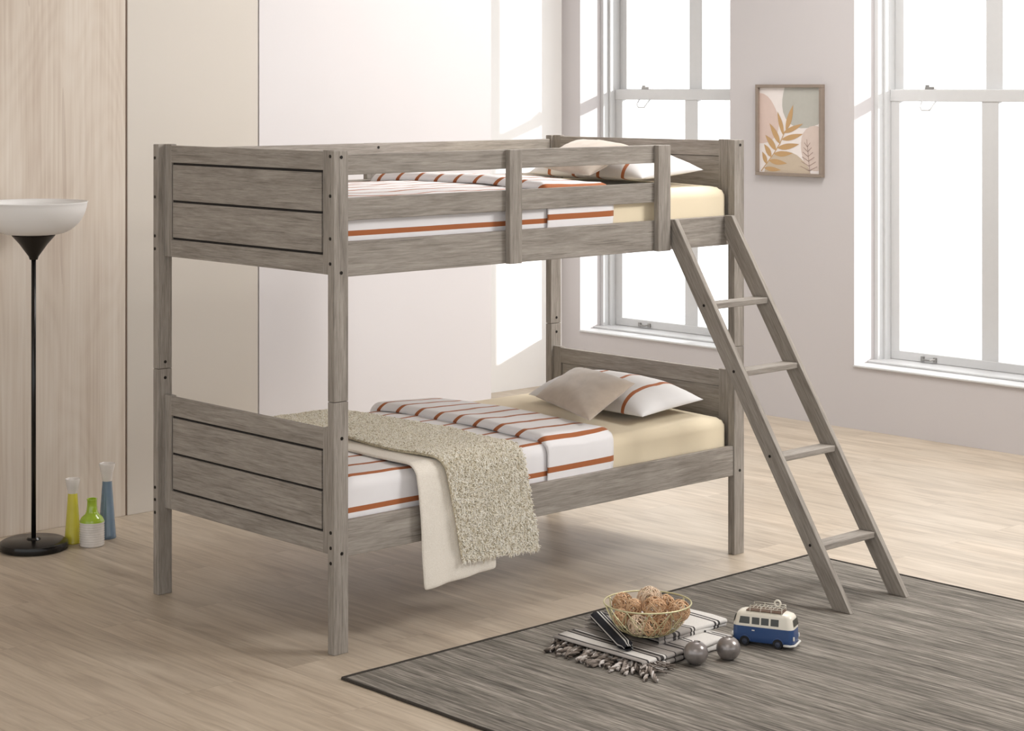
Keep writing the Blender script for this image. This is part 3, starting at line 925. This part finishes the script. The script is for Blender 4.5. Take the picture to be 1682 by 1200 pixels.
# twisted fringe
fr = MB(); rng = random.Random(5)
FM = NT('fringe_yarn'); g = FM.new('ShaderNodeNewGeometry')
FM.color(FM.ramp(g.outputs['Random Per Island'], [(0, srgb(46, 42, 40)), (.35, srgb(98, 88, 80)), (.7, srgb(160, 150, 142)), (1, srgb(222, 216, 212))])); FM = FM.set(.95, 0, .1)
for i in range(34):
    y = -.425 - i * (.43 / 33); x = .592 + .006 * rng.random()
    ln = .060 + .03 * rng.random(); ang = PI + .35 + (rng.random() - .5) * .9 + (.6 if i > 27 else 0)
    z = RZ + .020
    base = Vector((x, y, z))
    for s_ in range(3):
        pts = []
        for k in range(9):
            t_ = k / 8; tw = t_ * 9 + s_ * 2 * PI / 3
            c = base + Vector((math.cos(ang), math.sin(ang), 0)) * (ln * t_) + Vector((0, 0, -.014 * t_ ** .6 + .004 * math.sin(i * 2.1)))
            rr = .0050 * (1 - .3 * t_)
            p = c + Vector((-math.sin(ang) * rr * math.cos(tw), math.cos(ang) * rr * math.cos(tw), rr * math.sin(tw)))
            p.z = max(p.z, RZ + .0050); pts.append(p)
        fr.tube(pts, .0042, 5)
for i in range(60):      # loose frayed yarn at the front corner
    b = Vector((.60 + .07 * rng.random(), -.80 - .045 * rng.random(), RZ + .016 + .012 * rng.random()))
    ang = PI * 1.15 + rng.random() * 1.3; ln = .03 + .04 * rng.random()
    pts = [b + Vector((math.cos(ang + k * .12), math.sin(ang + k * .12), 0)) * (ln * k / 5) + Vector((0, 0, -.010 * k / 5)) for k in range(6)]
    for p in pts: p.z = max(p.z, RZ + .003)
    fr.tube(pts, .0016, 4)
f_ = fr.build('fringe', FM, sc, smooth=True); f_['kind'] = 'stuff'

# wire bowl
BP = Vector((.772, -.678, RZ + .0640))
bowl = empty('wire_bowl', BP, 'pale gold wire bowl holding wicker balls on the folded throw', 'bowl')
WIRE = NT('pale_gold_wire'); WIRE.color(srgb(214, 208, 166)); WIRE = WIRE.set(.35, .5, .5)
HB = .098
def ring(r, z, n=64): return [BP + Vector((r * math.cos(2 * PI * k / n), r * math.sin(2 * PI * k / n), z)) for k in range(n)]
def rb(t): return .070 + .0735 * t ** .50          # bowl radius at height fraction
m = MB(); m.tube(ring(rb(1), HB), .0026, 6, True); m.build('rim', WIRE, bowl, smooth=True)
m = MB(); m.tube(ring(.070, .002), .002, 6, True); m.tube(ring(.038, .0015), .0015, 6, True)
for k in range(8): a = k * PI / 4; m.tube([BP + Vector((.0, 0, .0015)), BP + Vector((.07 * math.cos(a), .07 * math.sin(a), .002))], .0013, 5)
m.build('bottom_wires', WIRE, bowl, smooth=True)
m = MB(); N = 12
for k in range(N):
    for sgn in (1, -1):
        for span in (1.0, 2.1):
            pts = []
            for i in range(9):
                t = i / 8; a = 2 * PI * (k + sgn * span * .5 * t + (.5 if span > 1.5 else 0)) / N
                pts.append(BP + Vector((rb(t) * math.cos(a), rb(t) * math.sin(a), .002 + (HB - .002) * t)))
            m.tube(pts, .0013, 5)
m.build('side_wires', WIRE, bowl, smooth=True)
# wicker balls: interwoven hoops
def wicker_ball(R_, seed):
    r = random.Random(seed); m = MB()
    for k in range(26):
        n = Vector((r.gauss(0, 1), r.gauss(0, 1), r.gauss(0, 1))).normalized()
        t1 = n.orthogonal().normalized(); t2 = n.cross(t1); off = r.uniform(-.45, .45)
        rr = math.sqrt(1 - off * off); ph = r.random() * 6
        pts = []
        for i in range(22):
            a = 2 * PI * i / 22; w = 1 + .04 * math.sin(3 * a + ph)
            pts.append((n * off + (t1 * math.cos(a) + t2 * math.sin(a)) * rr) * R_ * w)
        m.tube(pts, .0015, 4, True)
    return m
def wk(c1, c2, nme):
    t = NT(nme); g = t.new('ShaderNodeNewGeometry'); t.color(t.ramp(g.outputs['Random Per Island'], [(0, c1), (1, c2)])); return t.set(.7, 0, .3)
WKA = wk(srgb(184, 142, 106), srgb(236, 202, 166), 'orange_wicker'); WKB = wk(srgb(206, 178, 150), srgb(242, 222, 200), 'pale_wicker')
balls = [((-.078, .062, .077), .034, 0, 'left'), ((.010, .045, .094), .042, 1, 'tall pale'), ((.020, -.035, .086), .038, 0, ''), ((.100, -.050, .084), .034, 0, ''),
         ((-.036, -.050, .036), .032, 1, ''), ((.045, -.045, .034), .030, 0, ''), ((-.040, .020, .034), .031, 0, ''), ((.050, .030, .034), .031, 1, ''), ((-.045, -.010, .084), .026, 0, ''),
         ((-.086, -.010, .050), .027, 0, ''), ((.092, -.005, .046), .029, 1, ''), ((.004, -.062, .030), .026, 0, ''), ((.066, .060, .080), .026, 0, '')]
lbl = ['orange wicker ball at the left of the wire bowl', 'largest palest wicker ball, topmost at the back of the wire bowl', 'orange wicker ball in the middle of the wire bowl, before the pale one',
       'orange wicker ball at the right of the wire bowl', 'wicker ball seen through the front left wires of the bowl', 'wicker ball seen through the front right wires of the bowl',
       'wicker ball lying at the bottom back left of the bowl', 'wicker ball lying at the bottom back right of the bowl', 'small wicker ball between the left ball and the middle ball',
       'wicker ball against the leftmost side wires of the bowl', 'pale wicker ball against the rightmost side wires of the bowl', 'small wicker ball at the bottom front of the bowl',
       'small wicker ball at the back right of the bowl beside the pale one']
CR = Vector((math.sin(YAW), -math.cos(YAW), 0)); CD = Vector((math.cos(YAW), math.sin(YAW), 0))
for i, ((u, w_, z), R_, mt, _) in enumerate(balls):
    p = BP + CR * u + CD * w_ + Vector((0, 0, z))
    m = wicker_ball(R_, i + 10); m.v = [tuple(Vector(v) + p) for v in m.v]
    o = m.build('wicker_ball', WKB if mt else WKA, None, origin=p, smooth=True)
    tag(o, lbl[i], 'decorative ball', 'wicker balls in the wire bowl')

# pewter sphere candle holders
PEW = NT('pewter_glaze'); v = PEW.coords((1, 1, 1)); PEW.color(PEW.ramp(PEW.noise(v, 20, 3), [(.3, srgb(128, 122, 120)), (.7, srgb(160, 154, 151))])); PEW = PEW.set(.28, .55, .5)
def candle_ball(p, label):
    o = MB(); R_ = .0395; pr = [(0, .001)]
    for i in range(17):
        a = -PI / 2 * .80 + (PI / 2 * .80 + PI / 2 * .72) * i / 16
        pr.append((R_ * math.cos(a), R_ * .975 * (math.sin(a) + math.sin(PI / 2 * .80)) * 1.0))
    zt = pr[-1][1]; rt = pr[-1][0]
    pr[1] = (pr[1][0], .0)
    pr += [(rt - .002, zt + .001), (rt - .004, zt - .001), (rt - .005, zt - .02), (0, zt - .021)]
    ob = auto_smooth(o.lathe(pr, p).build('candle_holder', PEW, None, origin=p), 55)
    tag(ob, label, 'candle holder')
candle_ball((.782, -.880, RZ), 'left of two round pewter candle holders, nearer the fringe')
candle_ball((.897, -.918, RZ), 'right of two round pewter candle holders, nearer the toy van')

# toy van: local x = towards the rear, local y = towards the far side, z up
VL, VW_, VH = .186, .074, .0800
va = math.atan2(-.104, .044)
van = empty('toy_van', (0, 0, 0), 'blue and white toy camper van with roof rack on the rug', 'toy van')
VLOC = Vector((1.120, -.890, RZ))
BLUE = NT('blue_paint'); BLUE.color(srgb(48, 78, 128)); BLUE = BLUE.set(.35, 0, .5, .3)
VWH = NT('ivory_paint'); VWH.color(srgb(232, 226, 212)); VWH = VWH.set(.35, 0, .5, .3)
VGL = NT('dark_van_glass'); VGL.color(srgb(58, 58, 52)); VGL = VGL.set(.12, 0, .5)
VBK = plain('van_rubber', srgb(34, 34, 36), .7); VHB = plain('van_hub', srgb(70, 76, 92), .4, .3); VCH = plain('van_bumper_white', srgb(228, 226, 220), .35)
VDK = plain('van_dark_rack_base', srgb(96, 72, 54), .7)
def van_section(x, z):   # half width at (x from front 0..VL, z)
    return 0
def van_body(z0, z1, tum0, tum1, xin0, xin1, n=40, rc=.018):
    """rounded-rect plan lofted from z0 to z1; tum = inset of sides, xin = inset of the front"""
    m = MB(); vs = []; fs = []; K = len(z0) if isinstance(z0, list) else 0
    return m
def plan(hl0, hl1, hw, rc, z, n=8):
    pts = []
    for cx_, cy_, a0 in ((hl1 - rc, hw - rc, 0), (hl0 + rc, hw - rc, PI / 2), (hl0 + rc, -hw + rc, PI), (hl1 - rc, -hw + rc, 3 * PI / 2)):
        for i in range(n + 1): a = a0 + PI / 2 * i / n; pts.append((cx_ + rc * math.cos(a), cy_ + rc * math.sin(a), z))
    return pts
def loft_plans(levels, mat, name, parent, cap=True):
    m = MB(); vs = []; fs = []; n = 0
    for lv in levels: pts = plan(*lv); n = len(pts); vs += pts
    for i in range(len(levels) - 1):
        for k in range(n): fs.append((i * n + k, i * n + (k + 1) % n, (i + 1) * n + (k + 1) % n, (i + 1) * n + k))
    if cap: fs.append(tuple(range(n))[::-1]); fs.append(tuple((len(levels) - 1) * n + k for k in range(n)))
    return auto_smooth(m.add(vs, fs).build(name, mat, parent), 35)
hw = VW_ / 2
loft_plans([(.004, VL - .003, hw - .004, .014, .012), (.001, VL - .001, hw - .0005, .016, .018), (0, VL, hw, .018, .030), (.0015, VL - .001, hw - .0008, .018, .0435)], BLUE, 'lower_body', van)
loft_plans([(.0015, VL - .001, hw - .0002, .018, .0435), (.003, VL - .0015, hw - .001, .018, .0475), (.010, VL - .006, hw - .005, .018, .0700), (.014, VL - .010, hw - .008, .018, .0755), (.024, VL - .020, hw - .015, .018, .0795), (.05, VL - .045, hw - .028, .008, .081)], VWH, 'upper_body', van)
# side windows
m = MB()
def side_y(z): return hw - .001 - (z - .0475) / .0225 * .004 + .0006
for sgn in (1, -1):
    for xa, xb in ((.022, .054), (.061, .084), (.089, .112), (.118, .142)):
        m = MB(); zA, zB = .0500, .0670
        m.add([(xa, sgn * side_y(zA), zA), (xb, sgn * side_y(zA), zA), (xb, sgn * side_y(zB), zB), (xa + (.004 if xa < .03 else 0), sgn * side_y(zB), zB),
               (xa, sgn * (side_y(zA) - .002), zA), (xb, sgn * (side_y(zA) - .002), zA), (xb, sgn * (side_y(zB) - .002), zB), (xa + .002, sgn * (side_y(zB) - .002), zB)],
              [(0, 1, 2, 3), (0, 4, 5, 1), (1, 5, 6, 2), (2, 6, 7, 3), (3, 7, 4, 0)])
        m.build('side_window', VGL, van)
m = MB()
m.add([(.0035, -.026, .0500), (.0035, -.002, .0500), (.0088, -.002, .0675), (.0088, -.024, .0675)], [(0, 1, 2, 3)]); m.add([(.0035, .002, .0500), (.0035, .026, .0500), (.0088, .024, .0675), (.0088, .002, .0675)], [(0, 1, 2, 3)])
m.v = [(v[0] - .0012, v[1], v[2]) for v in m.v]
m.build('windscreen', VGL, van)
m = MB().add([(VL - .0012, -.022, .0505), (VL - .0012, .022, .0505), (VL - .0052, .020, .0675), (VL - .0052, -.020, .0675)], [(0, 1, 2, 3)]); m.v = [(v[0] + .0014, v[1], v[2]) for v in m.v]
m.build('rear_window', VGL, van)
for xw in (.040, .140):
    for sgn in (1, -1):
        m = MB(); n = 28; yc = sgn * (hw - .006)
        def wheel(mm, prof):
            vs = []; fs = []
            for r, yy in prof:
                for k in range(n): a = 2 * PI * k / n; vs.append((xw + r * math.cos(a), yc + sgn * yy, .0135 + r * math.sin(a)))
            for j in range(len(prof) - 1):
                for k in range(n): fs.append((j * n + k, j * n + (k + 1) % n, (j + 1) * n + (k + 1) % n, (j + 1) * n + k))
            return mm.add(vs, fs)
        w_ = auto_smooth(wheel(m, [(0, -.006), (.012, -.006), (.0135, -.004), (.0135, .0055), (.0125, .0075), (.009, .0075), (.0085, .0065), (0, .0065)]).build('wheel', VBK, van))
        auto_smooth(wheel(MB(), [(.0085, .0064), (.0075, .0084), (.004, .0084), (.0025, .0092), (0, .0092)]).build('hub', VHB, w_))
    # arches
    for sgn in (1, -1):
        m = MB(); pts = [(xw + .0170 * math.cos(PI * k / 12), sgn * (hw + .0003), .0135 + .0165 * math.sin(PI * k / 12)) for k in range(13)]
        m.tube(pts, .0016, 6); vs = pts + [(xw, sgn * (hw + .0001), .0115)]
        m.build('wheel_arch', BLUE, van, smooth=True)
        m = MB(); m.add([(p[0], sgn * (hw + .00045), p[2]) for p in pts], [tuple(range(13))]); m.build('wheel_well', VBK, van)
m = MB(); m.tube([(.03, -hw - .001, .0135), (VL + .001, -hw - .001, .0135)], .0001, 3) if False else None
bumper = MB().tube([(VL - .028, -hw - .002, .0125), (VL - .008, -hw - .002, .0125), (VL + .0025, -hw + .008, .0125), (VL + .003, 0, .0125), (VL + .0025, hw - .008, .0125), (VL - .008, hw + .002, .0125)], .0036, 8)
bumper.build('rear_bumper', VCH, van, smooth=True)
MB().tube([(.022, -hw - .002, .0125), (.006, -hw - .001, .0125), (-.0035, -hw + .010, .0125), (-.004, 0, .0125), (-.0035, hw - .010, .0125), (.006, hw + .001, .0125)], .0034, 8).build('front_bumper', VBK, van, smooth=True)
for sgn in (1, -1):
    MB().tube([(.003, sgn * .024, .027), (-.0022, sgn * .024, .027)], .0058, 14).build('headlight', VCH, van, smooth=False)
    MB().tube([(VL - .002, sgn * .027, .030), (VL + .0015, sgn * .027, .030)], .004, 10).build('tail_light', VCH, van)
MB().tube([(.062, -hw - .0012, .0385), (.070, -hw - .0012, .0385)], .0009, 6).build('door_handle', VCH, van)
bx('rack_base', VDK, van, .040, .150, -.024, .024, .0800, .0822, .0005)
m = MB()
RB = [(.052, -.022), (.148, -.022), (.148, .022), (.052, .022)]
for z in (.0900, .0965): m.tube([(x, y, z) for x, y in RB], .0010, 5, True)
for x in (.052, .084, .116, .148):
    for y in (-.022, .022): m.tube([(x, y + math.copysign(.006, y), .074), (x, y, .0835), (x, y, .0965)], .0010, 5)
for x in (.06, .072, .084, .096, .108, .120, .132): m.tube([(x, -.022, .0900), (x, .022, .0900)], .0008, 5)
m.build('roof_rack', VWH, van, smooth=True)
m = MB(); rgp = [(.128 + .009 * math.cos(2 * PI * k / 16), .004, .103 + .009 * math.sin(2 * PI * k / 16)) for k in range(16)]
m = MB(); m.tube([(x, y + .006 * 0, z) for x, y, z in rgp], .0028, 6, True); m.build('spare_tyre', VWH, van, smooth=True)
def zmap(z):
    T = [(-1, -1), (.030, .030), (.0435, .0575), (.0475, .062), (.0705, .0885), (.0755, .0945), (.0795, .099), (.081, .1005), (1, 1.0195)]
    for (a, A), (b, B) in zip(T, T[1:]):
        if z <= b: return A + (B - A) * (z - a) / (b - a)
for ch in van.children:
    for v_ in ch.data.vertices: v_.co.z = zmap(v_.co.z)
van.location = VLOC
van.scale = (1.13, 1.13, 1.13)
van.rotation_euler = (0, 0, va)
# centre the van on its own base point
for ch in van.children: ch.location = Vector(ch.location) - Vector((VL / 2, 0, 0))

# ------------------------------------------------------------------ light
wd = D.worlds.new('world'); scene.world = wd; wd.use_nodes = True
bg = wd.node_tree.nodes['Background']; bg.inputs[0].default_value = (.975, .995, 1.0, 1)
# overcast sky, brighter on the window side where the sun stands
wn, wk_ = wd.node_tree.nodes, wd.node_tree.links
tc = wn.new('ShaderNodeTexCoord'); dt = wn.new('ShaderNodeVectorMath'); dt.operation = 'DOT_PRODUCT'; dt.inputs[1].default_value = (1, 0, .05)
wk_.new(tc.outputs['Generated'], dt.inputs[0])
mr = wn.new('ShaderNodeMapRange'); mr.inputs[1].default_value = -.25; mr.inputs[2].default_value = .5; mr.inputs[3].default_value = 1.25; mr.inputs[4].default_value = 1.95
mr.interpolation_type = 'SMOOTHSTEP'
wk_.new(dt.outputs['Value'], mr.inputs[0]); wk_.new(mr.outputs[0], bg.inputs[1])
def sun(name, d, strength, ang, col=(1, .97, .93)):
    l = D.lights.new(name, 'SUN'); l.energy = strength; l.angle = math.radians(ang); l.color = col
    o = D.objects.new(name, l); COL.objects.link(o); o.rotation_euler = Vector(d).to_track_quat('-Z', 'Y').to_euler(); return o
def area(name, p, tgt, sx, sy, power, col=(1, 1, 1)):
    l = D.lights.new(name, 'AREA'); l.shape = 'RECTANGLE'; l.size = sx; l.size_y = sy; l.energy = power; l.color = col
    o = D.objects.new(name, l); COL.objects.link(o); o.location = p
    o.rotation_euler = (Vector(tgt) - Vector(p)).to_track_quat('-Z', 'Y').to_euler(); return o
sun('sun', (-1, .93, -.34), 6.0, 1.5, (1, .99, .98))
area('added_key_light', (3.3, -3.4, 3.5), (1.4, .2, .5), 1.4, 1.4, 170, (1, .99, .97))  # unseen softbox, added to light the right floor and the rail fronts
area('added_front_fill', (-2.6, -3.0, 3.5), (.6, 1.2, .9), 2.2, 2.2, 30, (1, .99, .98))  # added fill that lifts the dark left foreground; no fixture belongs here
area('added_overhead_light', (2.9, .3, 3.6), (2.6, .2, 0), 1.2, 1.8, 85, (1, .99, .97))  # area light without a fixture, added to throw shadows away from the windows

scene.view_settings.view_transform = 'Standard'; scene.view_settings.look = 'None'
scene.view_settings.exposure = 0.0; scene.view_settings.gamma = 1.0; scene.view_settings.use_curve_mapping = False
